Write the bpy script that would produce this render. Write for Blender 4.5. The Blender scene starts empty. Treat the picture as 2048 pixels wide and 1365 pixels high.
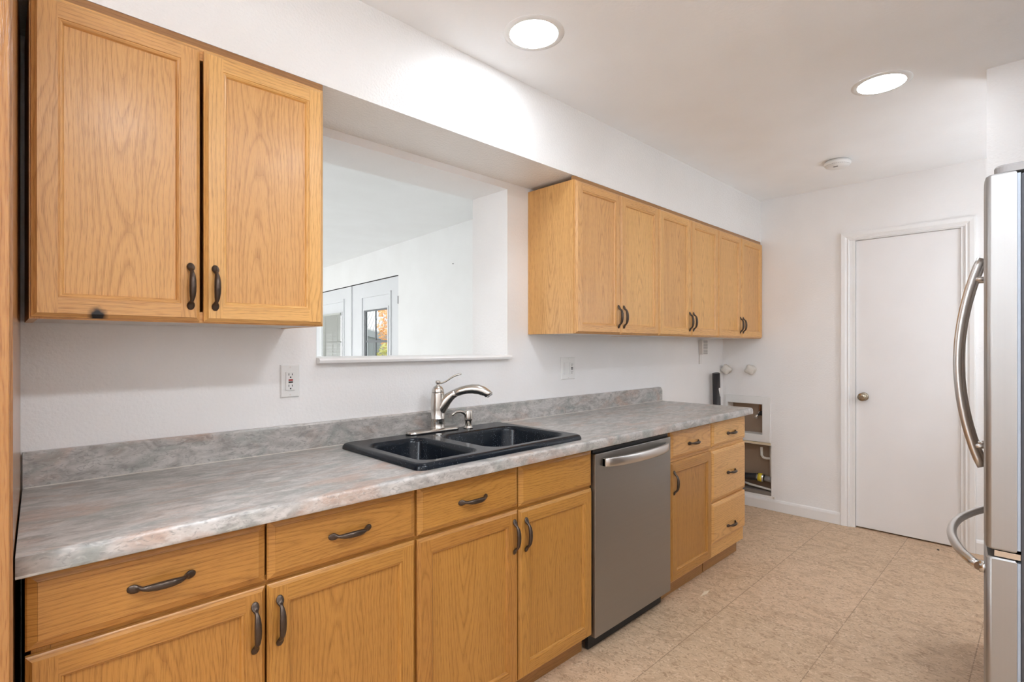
import bpy, bmesh, math, random
from mathutils import Vector, Matrix
random.seed(7)
S = bpy.context.scene
COL = S.collection
PI = math.pi

# ---------------------------------------------------------------- camera, world, exposure
cam_d = bpy.data.cameras.new('camera')
cam_d.sensor_fit = 'HORIZONTAL'; cam_d.sensor_width = 36.0
cam_d.lens = 36.0 * 1050.87 / 2048.0
cam_d.shift_y = (693.875 - 682.5) / 2048.0
cam_d.clip_start = 0.02; cam_d.clip_end = 300
cam = bpy.data.objects.new('camera', cam_d); COL.objects.link(cam)
cam.location = (0.0, -1.9414, 1.2971)
cam.rotation_euler = (PI/2, 0, math.radians(45.7278 - 90.0))
S.camera = cam
S.view_settings.view_transform = 'Standard'; S.view_settings.look = 'None'
S.view_settings.gamma = 1.0; S.view_settings.use_curve_mapping = False
S.view_settings.exposure = 2.08
S.cycles.use_denoising = True
S.cycles.max_bounces = 10; S.cycles.diffuse_bounces = 6; S.cycles.glossy_bounces = 4
S.cycles.caustics_reflective = False; S.cycles.caustics_refractive = False
S.cycles.sample_clamp_indirect = 6.0

SKY = 0.75           # daylight through the windows
L_KITCHEN = 11.5
L_ROW = 44.0          # radiance of the row of lamps by the refrigerator and the added rear lamp
#    # radiance of the recessed lamp lenses
L_DINING = 78.0  # radiance of the added dining room lamps
L_FILL_GLOBE = 12.0        # radiance of the added opal fill globe behind the camera
W = bpy.data.worlds.new('world'); S.world = W; W.use_nodes = True
wn = W.node_tree.nodes; wn.clear()
wo = wn.new('ShaderNodeOutputWorld'); wb = wn.new('ShaderNodeBackground')
sky = wn.new('ShaderNodeTexSky'); sky.sky_type = 'HOSEK_WILKIE'; sky.turbidity = 5.0
sky.sun_direction = Vector((-0.4, -0.5, 0.75)).normalized()
mixw = wn.new('ShaderNodeMixRGB'); mixw.inputs[0].default_value = 0.75
mixw.inputs[2].default_value = (0.92, 0.97, 1.0, 1)
W.node_tree.links.new(sky.outputs[0], mixw.inputs[1])
W.node_tree.links.new(mixw.outputs[0], wb.inputs[0]); wb.inputs[1].default_value = SKY
W.node_tree.links.new(wb.outputs[0], wo.inputs[0])

# ---------------------------------------------------------------- materials
def mat(name):
    m = bpy.data.materials.new(name); m.use_nodes = True
    nt = m.node_tree; b = nt.nodes['Principled BSDF']
    return m, nt, b
def N(nt, t, **kw):
    n = nt.nodes.new(t)
    for k, v in kw.items(): setattr(n, k, v)
    return n
def simple(name, col, rough=0.5, metal=0.0, bump=0.0, bscale=80.0, coat=0.0, spec=None):
    m, nt, b = mat(name)
    b.inputs['Base Color'].default_value = (*col, 1); b.inputs['Roughness'].default_value = rough
    b.inputs['Metallic'].default_value = metal; b.inputs['Coat Weight'].default_value = coat
    if spec is not None: b.inputs['Specular IOR Level'].default_value = spec
    tc = N(nt, 'ShaderNodeTexCoord'); no = N(nt, 'ShaderNodeTexNoise'); no.inputs['Scale'].default_value = bscale
    no.inputs['Detail'].default_value = 3
    nt.links.new(tc.outputs['Object'], no.inputs['Vector'])
    mr = N(nt, 'ShaderNodeMapRange'); mr.inputs[3].default_value = rough*0.92; mr.inputs[4].default_value = min(1, rough*1.1)
    nt.links.new(no.outputs[0], mr.inputs[0]); nt.links.new(mr.outputs[0], b.inputs['Roughness'])
    if bump > 0:
        bp = N(nt, 'ShaderNodeBump'); bp.inputs['Strength'].default_value = bump; bp.inputs['Distance'].default_value = 0.003
        nt.links.new(no.outputs[0], bp.inputs['Height']); nt.links.new(bp.outputs[0], b.inputs['Normal'])
    return m
def paint(name, col, rough, bump, scale):
    m, nt, b = mat(name)
    tc = N(nt, 'ShaderNodeTexCoord')
    n1 = N(nt, 'ShaderNodeTexNoise'); n1.inputs['Scale'].default_value = scale; n1.inputs['Detail'].default_value = 4
    n2 = N(nt, 'ShaderNodeTexNoise'); n2.inputs['Scale'].default_value = 3.0; n2.inputs['Detail'].default_value = 2
    nt.links.new(tc.outputs['Object'], n1.inputs['Vector']); nt.links.new(tc.outputs['Object'], n2.inputs['Vector'])
    r = N(nt, 'ShaderNodeValToRGB')
    r.color_ramp.elements[0].position = 0.3; r.color_ramp.elements[0].color = (col[0]*.965, col[1]*.96, col[2]*.955, 1)
    r.color_ramp.elements[1].position = 0.7; r.color_ramp.elements[1].color = (*col, 1)
    nt.links.new(n2.outputs[0], r.inputs[0]); nt.links.new(r.outputs[0], b.inputs['Base Color'])
    b.inputs['Roughness'].default_value = rough
    bp = N(nt, 'ShaderNodeBump'); bp.inputs['Strength'].default_value = bump; bp.inputs['Distance'].default_value = 0.004
    nt.links.new(n1.outputs[0], bp.inputs['Height']); nt.links.new(bp.outputs[0], b.inputs['Normal'])
    return m
def oak(name, light, dark, rough=0.34, burn=None, coat=0.08):
    """flat-sawn oak; UV 'grain': u = along the grain (m), v = across (m)."""
    m, nt, b = mat(name); L = nt.links.new
    uv = N(nt, 'ShaderNodeUVMap'); uv.uv_map = 'grain'
    oi = N(nt, 'ShaderNodeObjectInfo')
    sp = N(nt, 'ShaderNodeSeparateXYZ'); L(uv.outputs[0], sp.inputs[0])
    def M(op, a, bb=None, c=None):
        n = N(nt, 'ShaderNodeMath', operation=op)
        for i, x in enumerate((a, bb, c)):
            if x is None: continue
            if isinstance(x, (int, float)): n.inputs[i].default_value = x
            else: L(x, n.inputs[i])
        return n.outputs[0]
    along = M('ADD', sp.outputs[0], M('MULTIPLY', oi.outputs['Random'], 13.0)); across = sp.outputs[1]
    # low frequency wander of the rings
    cv = N(nt, 'ShaderNodeCombineXYZ'); L(M('MULTIPLY', along, 2.2), cv.inputs[0]); L(M('MULTIPLY', across, 9.0), cv.inputs[1])
    nw = N(nt, 'ShaderNodeTexNoise'); nw.inputs['Scale'].default_value = 1.0; nw.inputs['Detail'].default_value = 3.0
    L(cv.outputs[0], nw.inputs['Vector'])
    w = M('MULTIPLY', M('SUBTRACT', nw.outputs[0], 0.5), 0.055)
    depth = M('ADD', M('MULTIPLY', M('PINGPONG', along, 0.55), 0.085), 0.004)
    px = M('ADD', across, w)
    d = M('SQRT', M('ADD', M('MULTIPLY', px, px), M('MULTIPLY', depth, depth)))
    d = M('ADD', d, M('MULTIPLY', w, 0.55))
    ring = M('FRACT', M('MULTIPLY', d, 105.0))
    # pores: short dark streaks along the grain
    cp = N(nt, 'ShaderNodeCombineXYZ'); L(M('MULTIPLY', along, 26.0), cp.inputs[0]); L(M('MULTIPLY', across, 620.0), cp.inputs[1])
    npz = N(nt, 'ShaderNodeTexNoise'); npz.inputs['Scale'].default_value = 1.0; npz.inputs['Detail'].default_value = 2.0
    L(cp.outputs[0], npz.inputs['Vector'])
    ct = N(nt, 'ShaderNodeCombineXYZ'); L(M('MULTIPLY', along, 3.0), ct.inputs[0]); L(M('MULTIPLY', across, 45.0), ct.inputs[1])
    ntn = N(nt, 'ShaderNodeTexNoise'); ntn.inputs['Scale'].default_value = 1.0; ntn.inputs['Detail'].default_value = 2.0
    L(ct.outputs[0], ntn.inputs['Vector'])
    rr = N(nt, 'ShaderNodeValToRGB'); e = rr.color_ramp.elements
    e[0].position = 0.0; e[0].color = (0.15, 0.15, 0.15, 1); e[1].position = 0.3; e[1].color = (0.75, 0.75, 0.75, 1)
    x = e.new(0.75); x.color = (0.95, 0.95, 0.95, 1); x = e.new(0.97); x.color = (0.5, 0.5, 0.5, 1)
    L(ring, rr.inputs[0])
    pr = N(nt, 'ShaderNodeValToRGB'); pr.color_ramp.elements[0].position = 0.34; pr.color_ramp.elements[0].color = (0, 0, 0, 1)
    pr.color_ramp.elements[1].position = 0.5; pr.color_ramp.elements[1].color = (1, 1, 1, 1)
    L(npz.outputs[0], pr.inputs[0])
    f = M('ADD', M('MULTIPLY', rr.outputs[0], 0.42), M('ADD', M('MULTIPLY', pr.outputs[0], 0.32), M('MULTIPLY', ntn.outputs[0], 0.54)))
    cr = N(nt, 'ShaderNodeValToRGB'); e = cr.color_ramp.elements
    e[0].position = 0.28; e[0].color = (*dark, 1); e[1].position = 0.92; e[1].color = (*light, 1)
    L(f, cr.inputs[0])
    hs = N(nt, 'ShaderNodeHueSaturation'); hs.inputs['Saturation'].default_value = 1.0
    L(M('ADD', M('MULTIPLY', oi.outputs['Random'], 0.12), 0.94), hs.inputs['Value'])
    L(M('ADD', M('MULTIPLY', oi.outputs['Random'], 0.006), 0.498), hs.inputs['Hue'])
    L(cr.outputs[0], hs.inputs['Color'])
    out = hs.outputs[0]
    if burn is not None:     # scorch mark with its own shape, at a place on the board
        tc = N(nt, 'ShaderNodeTexCoord'); s2 = N(nt, 'ShaderNodeSeparateXYZ'); L(tc.outputs['Object'], s2.inputs[0])
        nb = N(nt, 'ShaderNodeTexNoise'); nb.inputs['Scale'].default_value = 60.0; L(tc.outputs['Object'], nb.inputs['Vector'])
        bx = M('DIVIDE', M('SUBTRACT', s2.outputs[0], burn[0]), burn[2]); bz = M('DIVIDE', M('SUBTRACT', s2.outputs[2], burn[1]), burn[3])
        bd = M('ADD', M('SQRT', M('ADD', M('MULTIPLY', bx, bx), M('MULTIPLY', bz, bz))), M('MULTIPLY', M('SUBTRACT', nb.outputs[0], 0.5), 0.6))
        br = N(nt, 'ShaderNodeValToRGB'); br.color_ramp.elements[0].position = 0.45; br.color_ramp.elements[0].color = (1, 1, 1, 1)
        br.color_ramp.elements[1].position = 1.0; br.color_ramp.elements[1].color = (0, 0, 0, 1)
        L(bd, br.inputs[0])
        mx = N(nt, 'ShaderNodeMixRGB'); L(br.outputs[0], mx.inputs[0]); L(out, mx.inputs[1]); mx.inputs[2].default_value = (0.008, 0.006, 0.005, 1)
        out = mx.outputs[0]
    L(out, b.inputs['Base Color'])
    b.inputs['Roughness'].default_value = rough; b.inputs['Coat Weight'].default_value = coat; b.inputs['Coat Roughness'].default_value = 0.2
    bp = N(nt, 'ShaderNodeBump'); bp.inputs['Strength'].default_value = 0.22; bp.inputs['Distance'].default_value = 0.0012
    L(f, bp.inputs['Height']); L(bp.outputs[0], b.inputs['Normal'])
    return m
def laminate(name):
    m, nt, b = mat(name); L = nt.links.new
    tc = N(nt, 'ShaderNodeTexCoord')
    mp = N(nt, 'ShaderNodeMapping'); mp.inputs['Scale'].default_value = (0.55, 1.35, 1.1); L(tc.outputs['Object'], mp.inputs[0])
    def noise(sc, det=4, dist=0.0, off=0):
        mm = N(nt, 'ShaderNodeMapping'); mm.inputs['Location'].default_value = (off, off*.7, off*.3); L(mp.outputs[0], mm.inputs[0])
        n = N(nt, 'ShaderNodeTexNoise'); n.inputs['Scale'].default_value = sc; n.inputs['Detail'].default_value = det
        n.inputs['Distortion'].default_value = dist; L(mm.outputs[0], n.inputs['Vector']); return n.outputs[0]
    def ramp(src, stops):
        r = N(nt, 'ShaderNodeValToRGB'); e = r.color_ramp.elements
        e[0].position, e[0].color = stops[0][0], (*stops[0][1], 1); e[1].position, e[1].color = stops[-1][0], (*stops[-1][1], 1)
        for p, c in stops[1:-1]: x = e.new(p); x.color = (*c, 1)
        L(src, r.inputs[0]); return r.outputs[0]
    base = ramp(noise(20, 12, 1.4), [(0.30, (0.28, 0.262, 0.242)), (0.46, (0.405, 0.382, 0.36)), (0.56, (0.49, 0.465, 0.44)), (0.72, (0.58, 0.555, 0.53))])
    def mixc(a, fac, col):
        x = N(nt, 'ShaderNodeMixRGB'); L(fac, x.inputs[0]); L(a, x.inputs[1]); x.inputs[2].default_value = (*col, 1); return x.outputs[0]
    c = mixc(base, ramp(noise(7.5, 10, 1.2, 3.1), [(0.52, (0, 0, 0)), (0.68, (.6, .6, .6))]), (0.45, 0.285, 0.205))
    c = mixc(c, ramp(noise(8.5, 10, 1.4, 8.7), [(0.51, (0, 0, 0)), (0.66, (.62, .62, .62))]), (0.215, 0.245, 0.225))
    c = mixc(c, ramp(noise(75, 8, 1.2, 1.7), [(0.53, (0, 0, 0)), (0.68, (.45, .45, .45))]), (0.62, 0.59, 0.56))
    c = mixc(c, ramp(noise(95, 8, 1.6, 5.7), [(0.54, (0, 0, 0)), (0.68, (.6, .6, .6))]), (0.20, 0.19, 0.18))
    L(c, b.inputs['Base Color']); b.inputs['Roughness'].default_value = 0.33; b.inputs['Specular IOR Level'].default_value = 0.75
    n = noise(220, 2); bp = N(nt, 'ShaderNodeBump'); bp.inputs['Strength'].default_value = 0.08; bp.inputs['Distance'].default_value = 0.001
    L(n, bp.inputs['Height']); L(bp.outputs[0], b.inputs['Normal'])
    return m
def vinyl(name):
    m, nt, b = mat(name); L = nt.links.new
    tc = N(nt, 'ShaderNodeTexCoord')
    mp = N(nt, 'ShaderNodeMapping'); mp.inputs['Location'].default_value = (-0.33, 0.355, 0); L(tc.outputs['Object'], mp.inputs[0])
    br = N(nt, 'ShaderNodeTexBrick'); br.offset = 0.5; br.inputs['Scale'].default_value = 1.0
    br.inputs['Brick Width'].default_value = 0.91; br.inputs['Row Height'].default_value = 0.455
    br.inputs['Mortar Size'].default_value = 0.0022; br.inputs['Mortar Smooth'].default_value = 0.2
    br.inputs['Color1'].default_value = (0.64, 0.45, 0.295, 1); br.inputs['Color2'].default_value = (0.60, 0.425, 0.275, 1)
    br.inputs['Mortar'].default_value = (0.33, 0.22, 0.135, 1); L(mp.outputs[0], br.inputs['Vector'])
    ms = N(nt, 'ShaderNodeMapping'); ms.inputs['Rotation'].default_value = (0, 0, 0.35); ms.inputs['Scale'].default_value = (1.6, 1.0, 1); L(tc.outputs['Object'], ms.inputs[0])
    def noise(sc, det, dist=0.0):
        n = N(nt, 'ShaderNodeTexNoise'); n.inputs['Scale'].default_value = sc; n.inputs['Detail'].default_value = det
        n.inputs['Distortion'].default_value = dist; L(ms.outputs[0], n.inputs['Vector']); return n.outputs[0]
    def ramp(src, a, bq, mx):
        r = N(nt, 'ShaderNodeValToRGB'); e = r.color_ramp.elements
        e[0].position, e[0].color = a, (0, 0, 0, 1); e[1].position, e[1].color = bq, (mx, mx, mx, 1); L(src, r.inputs[0]); return r.outputs[0]
    def mixc(a, fac, col):
        x = N(nt, 'ShaderNodeMixRGB'); L(fac, x.inputs[0]); L(a, x.inputs[1]); x.inputs[2].default_value = (*col, 1); return x.outputs[0]
    c = mixc(br.outputs[0], ramp(noise(8, 10, 1.6), 0.48, 0.64, 0.6), (0.42, 0.275, 0.165))
    c = mixc(c, ramp(noise(34, 9, 2.0), 0.52, 0.64, 0.75), (0.33, 0.205, 0.115))
    c = mixc(c, ramp(noise(26, 9, 2.4), 0.54, 0.66, 0.7), (0.76, 0.58, 0.41))
    L(c, b.inputs['Base Color'])
    b.inputs['Roughness'].default_value = 0.48
    bp = N(nt, 'ShaderNodeBump'); bp.inputs['Strength'].default_value = 0.25; bp.inputs['Distance'].default_value = 0.002
    L(noise(40, 6, 1.5), bp.inputs['Height']); L(bp.outputs[0], b.inputs['Normal'])
    return m
def steel(name, col, rough, axis=2, var=0.12):
    m, nt, b = mat(name); L = nt.links.new
    tc = N(nt, 'ShaderNodeTexCoord'); mp = N(nt, 'ShaderNodeMapping')
    sc = [160.0, 160.0, 160.0]; sc[axis] = 1.2; mp.inputs['Scale'].default_value = sc
    L(tc.outputs['Object'], mp.inputs[0])
    n = N(nt, 'ShaderNodeTexNoise'); n.inputs['Scale'].default_value = 1.0; n.inputs['Detail'].default_value = 3; L(mp.outputs[0], n.inputs['Vector'])
    mr = N(nt, 'ShaderNodeMapRange'); mr.inputs[3].default_value = rough*(1-var); mr.inputs[4].default_value = rough*(1+var); L(n.outputs[0], mr.inputs[0])
    L(mr.outputs[0], b.inputs['Roughness']); b.inputs['Metallic'].default_value = 1.0; b.inputs['Base Color'].default_value = (*col, 1)
    return m
def speckle(name):
    m, nt, b = mat(name); L = nt.links.new
    tc = N(nt, 'ShaderNodeTexCoord'); v = N(nt, 'ShaderNodeTexVoronoi'); v.inputs['Scale'].default_value = 190.0
    L(tc.outputs['Object'], v.inputs['Vector'])
    n = N(nt, 'ShaderNodeTexNoise'); n.inputs['Scale'].default_value = 30; L(tc.outputs['Object'], n.inputs['Vector'])
    r = N(nt, 'ShaderNodeValToRGB'); r.color_ramp.elements[0].position = 0.13; r.color_ramp.elements[0].color = (1, 1, 1, 1)
    r.color_ramp.elements[1].position = 0.2; r.color_ramp.elements[1].color = (0, 0, 0, 1); L(v.outputs['Distance'], r.inputs[0])
    r2 = N(nt, 'ShaderNodeValToRGB'); r2.color_ramp.elements[0].position = 0.44; r2.color_ramp.elements[1].position = 0.6; L(n.outputs[0], r2.inputs[0])
    mu = N(nt, 'ShaderNodeMath', operation='MULTIPLY'); L(r.outputs[0], mu.inputs[0]); L(r2.outputs[0], mu.inputs[1])
    mx = N(nt, 'ShaderNodeMixRGB'); L(mu.outputs[0], mx.inputs[0]); mx.inputs[1].default_value = (0.005, 0.008, 0.013, 1); mx.inputs[2].default_value = (0.22, 0.24, 0.26, 1)
    L(mx.outputs[0], b.inputs['Base Color']); b.inputs['Roughness'].default_value = 0.24; b.inputs['Specular IOR Level'].default_value = 0.3
    return m
def emit(name, col, strength):
    m, nt, b = mat(name)
    b.inputs['Base Color'].default_value = (*col, 1); b.inputs['Emission Color'].default_value = (*col, 1)
    b.inputs['Emission Strength'].default_value = strength
    return m
def glass(name):
    m, nt, b = mat(name)
    b.inputs['Base Color'].default_value = (1, 1, 1, 1); b.inputs['Roughness'].default_value = 0.0
    b.inputs['Transmission Weight'].default_value = 1.0; b.inputs['IOR'].default_value = 1.05
    return m

M = {}
M['wall'] = paint('white wall paint', (0.87, 0.855, 0.845), 0.42, 0.35, 95.0)
M['gloss_wall'] = paint('glossy white soffit paint', (0.87, 0.86, 0.845), 0.26, 0.55, 120.0)
M['ceiling'] = paint('ceiling paint', (0.94, 0.945, 0.95), 0.6, 0.2, 60.0)
M['cool_wall'] = paint('cool white paint', (0.87, 0.87, 0.86), 0.45, 0.25, 90.0)
M['trim'] = paint('white trim paint', (0.86, 0.85, 0.84), 0.3, 0.06, 40.0)
M['door_paint'] = paint('white door paint', (0.85, 0.83, 0.825), 0.4, 0.05, 30.0)
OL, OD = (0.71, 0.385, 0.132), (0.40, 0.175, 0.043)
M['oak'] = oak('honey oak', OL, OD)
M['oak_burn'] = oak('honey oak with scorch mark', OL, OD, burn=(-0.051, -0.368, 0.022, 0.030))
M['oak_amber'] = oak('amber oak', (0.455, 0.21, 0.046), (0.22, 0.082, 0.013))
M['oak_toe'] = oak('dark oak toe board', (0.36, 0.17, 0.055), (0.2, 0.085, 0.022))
M['oak_tall'] = oak('tall cabinet oak', (0.42, 0.195, 0.06), (0.24, 0.085, 0.018), rough=0.24, coat=0.4)
M['laminate'] = laminate('mottled stone laminate')
M['vinyl'] = vinyl('tan vinyl tile')
M['steel'] = steel('brushed stainless', (0.41, 0.40, 0.39), 0.46)
M['dw_steel'] = steel('dishwasher steel', (0.35, 0.335, 0.315), 0.42, axis=0)
M['handle_steel'] = steel('satin steel', (0.66, 0.64, 0.62), 0.3)
M['nickel'] = steel('brushed nickel', (0.60, 0.57, 0.53), 0.26)
M['bronze'] = simple('dark bronze', (0.085, 0.062, 0.048), 0.34, 0.8, 0.25, 120)
M['fridge_side'] = simple('dark grey enamel', (0.10, 0.105, 0.12), 0.4, 0.3, 0.1, 300)
M['gasket'] = simple('blue grey gasket', (0.42, 0.47, 0.54), 0.45)
M['grey_plastic'] = simple('grey plastic', (0.28, 0.265, 0.26), 0.45)
M['sink'] = speckle('black speckled composite')
M['black'] = simple('black plastic', (0.012, 0.012, 0.013), 0.5)
M['blackpipe'] = simple('black pipe plastic', (0.025, 0.024, 0.027), 0.35)
M['dark'] = simple('dark void', (0.012, 0.010, 0.009), 0.9)
M['plastic'] = simple('white plastic', (0.80, 0.79, 0.77), 0.3)
M['ivory'] = simple('off white plastic', (0.74, 0.70, 0.66), 0.4)
M['red'] = simple('red plastic', (0.36, 0.03, 0.02), 0.4)
M['slot'] = simple('slot black', (0.015, 0.014, 0.014), 0.6)
M['caulk'] = simple('pale caulk', (0.66, 0.62, 0.56), 0.5)
M['whitebottom'] = simple('white cabinet underside', (0.70, 0.66, 0.62), 0.5)
M['kraft'] = simple('brown drywall paper', (0.33, 0.235, 0.165), 0.85, 0, 0.3, 25)
M['stud'] = simple('grey dusty lumber', (0.22, 0.19, 0.165), 0.85, 0, 0.4, 30)
M['rawwood'] = simple('pale raw wood', (0.66, 0.55, 0.38), 0.7, 0, 0.2, 40)
M['pvc'] = simple('white pipe', (0.72, 0.68, 0.62), 0.35)
M['yellow'] = simple('yellow tag', (0.72, 0.55, 0.03), 0.5)
M['chrome'] = simple('chrome', (0.62, 0.60, 0.58), 0.15, 1.0)
M['copper'] = simple('copper pipe', (0.46, 0.22, 0.11), 0.35, 1.0)
M['brass'] = simple('antique nickel knob', (0.40, 0.34, 0.26), 0.25, 1.0)
M['lens'] = emit('kitchen lamp lens', (0.872, 0.955, 1.04), L_KITCHEN)
M['lens_row'] = emit('kitchen row lamp lens', (0.872, 0.955, 1.04), L_ROW)
M['lens_cool'] = emit('dining lamp lens', (0.95, 0.96, 0.98), L_DINING)
M['globe'] = emit('opal globe', (0.872, 0.955, 1.04), L_FILL_GLOBE)
M['fill_globe_far'] = emit('opal globe far', (0.872, 0.955, 1.04), 4.2)
M['fill_globe_cool'] = emit('opal globe cool', (0.95, 0.96, 0.98), 14.0)
M['pale_floor'] = simple('pale grey floor', (0.84, 0.84, 0.83), 0.5, 0, 0.1, 20)
M['glass'] = glass('clear glass')
M['doorgrey'] = paint('cool white door paint', (0.74, 0.755, 0.77), 0.4, 0.04, 30.0)
M['leadgrey'] = simple('grey glazing bar', (0.20, 0.21, 0.22), 0.5)
M['blind'] = simple('pale blind slats', (0.52, 0.53, 0.49), 0.5)
M['siding'] = simple('grey blue siding', (0.33, 0.36, 0.38), 0.7, 0, 0.2, 30)
M['roofwhite'] = simple('white ribbed roofing', (0.62, 0.63, 0.63), 0.6)
M['ground'] = simple('dry lawn', (0.17, 0.19, 0.07), 0.9, 0, 0.5, 12)
M['leaf_orange'] = simple('orange leaf', (0.93, 0.62, 0.30), 0.6)
M['leaf_green'] = simple('yellow green leaf', (0.72, 0.70, 0.26), 0.6)
M['bark'] = simple('bark', (0.10, 0.07, 0.05), 0.9, 0, 0.5, 30)
M['splinter'] = simple('pale splinter', (0.75, 0.62, 0.45), 0.7)

# ---------------------------------------------------------------- mesh helpers
class MB:
    def __init__(s):
        s.bm = bmesh.new(); s.uv = s.bm.loops.layers.uv.new('grain')
    def face(s, pts, grain=None, off=None, smooth=False):
        vs = [s.bm.verts.new(p) for p in pts]
        f = s.bm.faces.new(vs); f.smooth = smooth
        if grain is not None: s._g(f, grain, off)
        return f
    def _g(s, f, grain, off):
        n = f.normal if f.normal.length > 0 else Vector((0, 0, 1)); f.normal_update(); n = f.normal
        g = Vector(grain); a = g.cross(n)
        if a.length < 1e-3: g2 = Vector((1, 0, 0)) if abs(n.x) < .9 else Vector((0, 0, 1)); a = g2
        a.normalize()
        c, ro, ra = off if off else (Vector((0, 0, 0)), 0, 0)
        for l in f.loops:
            p = l.vert.co - c
            l[s.uv].uv = (p.dot(g) + ro, p.dot(a) + ra)
    def box(s, x0, x1, y0, y1, z0, z1, grain=None, off=None, bev=0.0):
        v = [(x0, y0, z0), (x1, y0, z0), (x1, y1, z0), (x0, y1, z0), (x0, y0, z1), (x1, y0, z1), (x1, y1, z1), (x0, y1, z1)]
        vs = [s.bm.verts.new(p) for p in v]; fs = []
        for q in ((0, 3, 2, 1), (4, 5, 6, 7), (0, 1, 5, 4), (1, 2, 6, 5), (2, 3, 7, 6), (3, 0, 4, 7)):
            fs.append(s.bm.faces.new([vs[i] for i in q]))
        if bev > 0:
            es = list({e for f in fs for e in f.edges})
            r = bmesh.ops.bevel(s.bm, geom=es, offset=bev, segments=2, profile=0.6, affect='EDGES')
            fs = [f for f in s.bm.faces if all(x0-1e-6 <= vv.co.x <= x1+1e-6 and y0-1e-6 <= vv.co.y <= y1+1e-6 and z0-1e-6 <= vv.co.z <= z1+1e-6 for vv in f.verts)]
        if grain is not None:
            if off is None: off = (Vector(((x0+x1)/2, (y0+y1)/2, (z0+z1)/2)), random.uniform(0, 9), random.choice((-1, 1))*random.uniform(.05, .25))
            for f in fs: s._g(f, grain, off)
        return fs
    def rings(s, rings, closed=True, cap0=True, cap1=True, smooth=True, grain=None, off=None):
        R = [[s.bm.verts.new(p) for p in r] for r in rings]; n = len(R[0]); fs = []
        for a, b in zip(R[:-1], R[1:]):
            for i in range(n if closed else n-1):
                j = (i+1) % n
                try:
                    f = s.bm.faces.new((a[i], a[j], b[j], b[i])); f.smooth = smooth; fs.append(f)
                except ValueError: pass
        if cap0: fs.append(s.bm.faces.new(list(reversed(R[0]))))
        if cap1: fs.append(s.bm.faces.new(R[-1]))
        if grain is not None:
            for f in fs: s._g(f, grain, off)
        return R
    def lathe(s, prof, seg=24, c=(0, 0, 0), axis='z', cap0=True, cap1=True):
        rs = []
        for r, h in prof:
            ring = []
            for i in range(seg):
                t = 2*PI*i/seg; a, b = r*math.cos(t), r*math.sin(t)
                p = {'z': (a, b, h), 'x': (h, a, b), '-x': (-h, b, a), 'y': (b, h, a), '-y': (a, -h, b)}[axis]
                ring.append((p[0]+c[0], p[1]+c[1], p[2]+c[2]))
            rs.append(ring)
        s.rings(rs, cap0=cap0, cap1=cap1)
    def tube(s, pts, rad, seg=12, up=(0, 0, 1), flat=1.0, cap=True):
        P = [Vector(p) for p in pts]; n = len(P); rs = []
        if not hasattr(rad, '__len__'): rad = [rad]*n
        pu = None
        for i in range(n):
            t = (P[min(i+1, n-1)] - P[max(i-1, 0)]).normalized()
            a = t.cross(Vector(up)) if pu is None else pu - t*pu.dot(t)
            if a.length < 1e-4: a = t.cross(Vector((1, 0, 0)))
            a.normalize(); pu = a; b = t.cross(a)
            r = rad[i]; rw, rh = r if isinstance(r, (tuple, list)) else (r, r*flat)
            rs.append([P[i] + a*rw*math.cos(2*PI*k/seg) + b*rh*math.sin(2*PI*k/seg) for k in range(seg)])
        s.rings(rs, cap0=cap, cap1=cap)
    def build(s, name, m, parent=None, loc=None, recalc=True, weld=False):
        if weld: bmesh.ops.remove_doubles(s.bm, verts=s.bm.verts[:], dist=1e-5)
        if recalc: bmesh.ops.recalc_face_normals(s.bm, faces=s.bm.faces[:])
        o = Vector(loc) if loc is not None else Vector((0, 0, 0))
        if loc is not None: bmesh.ops.translate(s.bm, verts=s.bm.verts[:], vec=-o)
        me = bpy.data.meshes.new(name); s.bm.to_mesh(me); s.bm.free(); me.materials.append(m)
        ob = bpy.data.objects.new(name, me); COL.objects.link(ob)
        if parent is not None:
            ob.parent = parent; ob.location = o - wloc(parent)
        else: ob.location = o
        return ob
def wloc(o):
    v = Vector(o.location)
    while o.parent is not None: o = o.parent; v += Vector(o.location)
    return v
def tag(o, label=None, cat=None, group=None, kind=None):
    for k, v in (('label', label), ('category', cat), ('group', group), ('kind', kind)):
        if v is not None: o[k] = v
    return o
def thing(name, loc, label, cat, group=None):
    o = bpy.data.objects.new(name, None); o.empty_display_size = 0.05; COL.objects.link(o); o.location = loc
    return tag(o, label, cat, group)
def struct(name, mb, m, loc=None, parent=None):
    o = mb.build(name, m, parent, loc)
    if parent is None: o['kind'] = 'structure'
    return o
def copy_tree(o, parent=None):
    c = o.copy(); COL.objects.link(c)
    if parent is not None: c.parent = parent
    for ch in list(o.children): copy_tree(ch, c)
    return c
def rrect(x0, x1, y0, y1, r, seg=5):
    out = []
    for cx, cy, a0 in ((x1-r, y1-r, 0), (x0+r, y1-r, 90), (x0+r, y0+r, 180), (x1-r, y0+r, 270)):
        for i in range(seg+1):
            t = math.radians(a0 + 90*i/seg); out.append((cx+r*math.cos(t), cy+r*math.sin(t)))
    return out
def holed(mb, us, vs, holes, fn):
    """cells of a wall grid with rectangular holes; fn(u0,u1,v0,v1) adds one block"""
    for u0, u1 in zip(us[:-1], us[1:]):
        for v0, v1 in zip(vs[:-1], vs[1:]):
            cu, cv = (u0+u1)/2, (v0+v1)/2
            if any(a < cu < b and c < cv < d for a, b, c, d in holes): continue
            fn(u0, u1, v0, v1)

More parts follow.
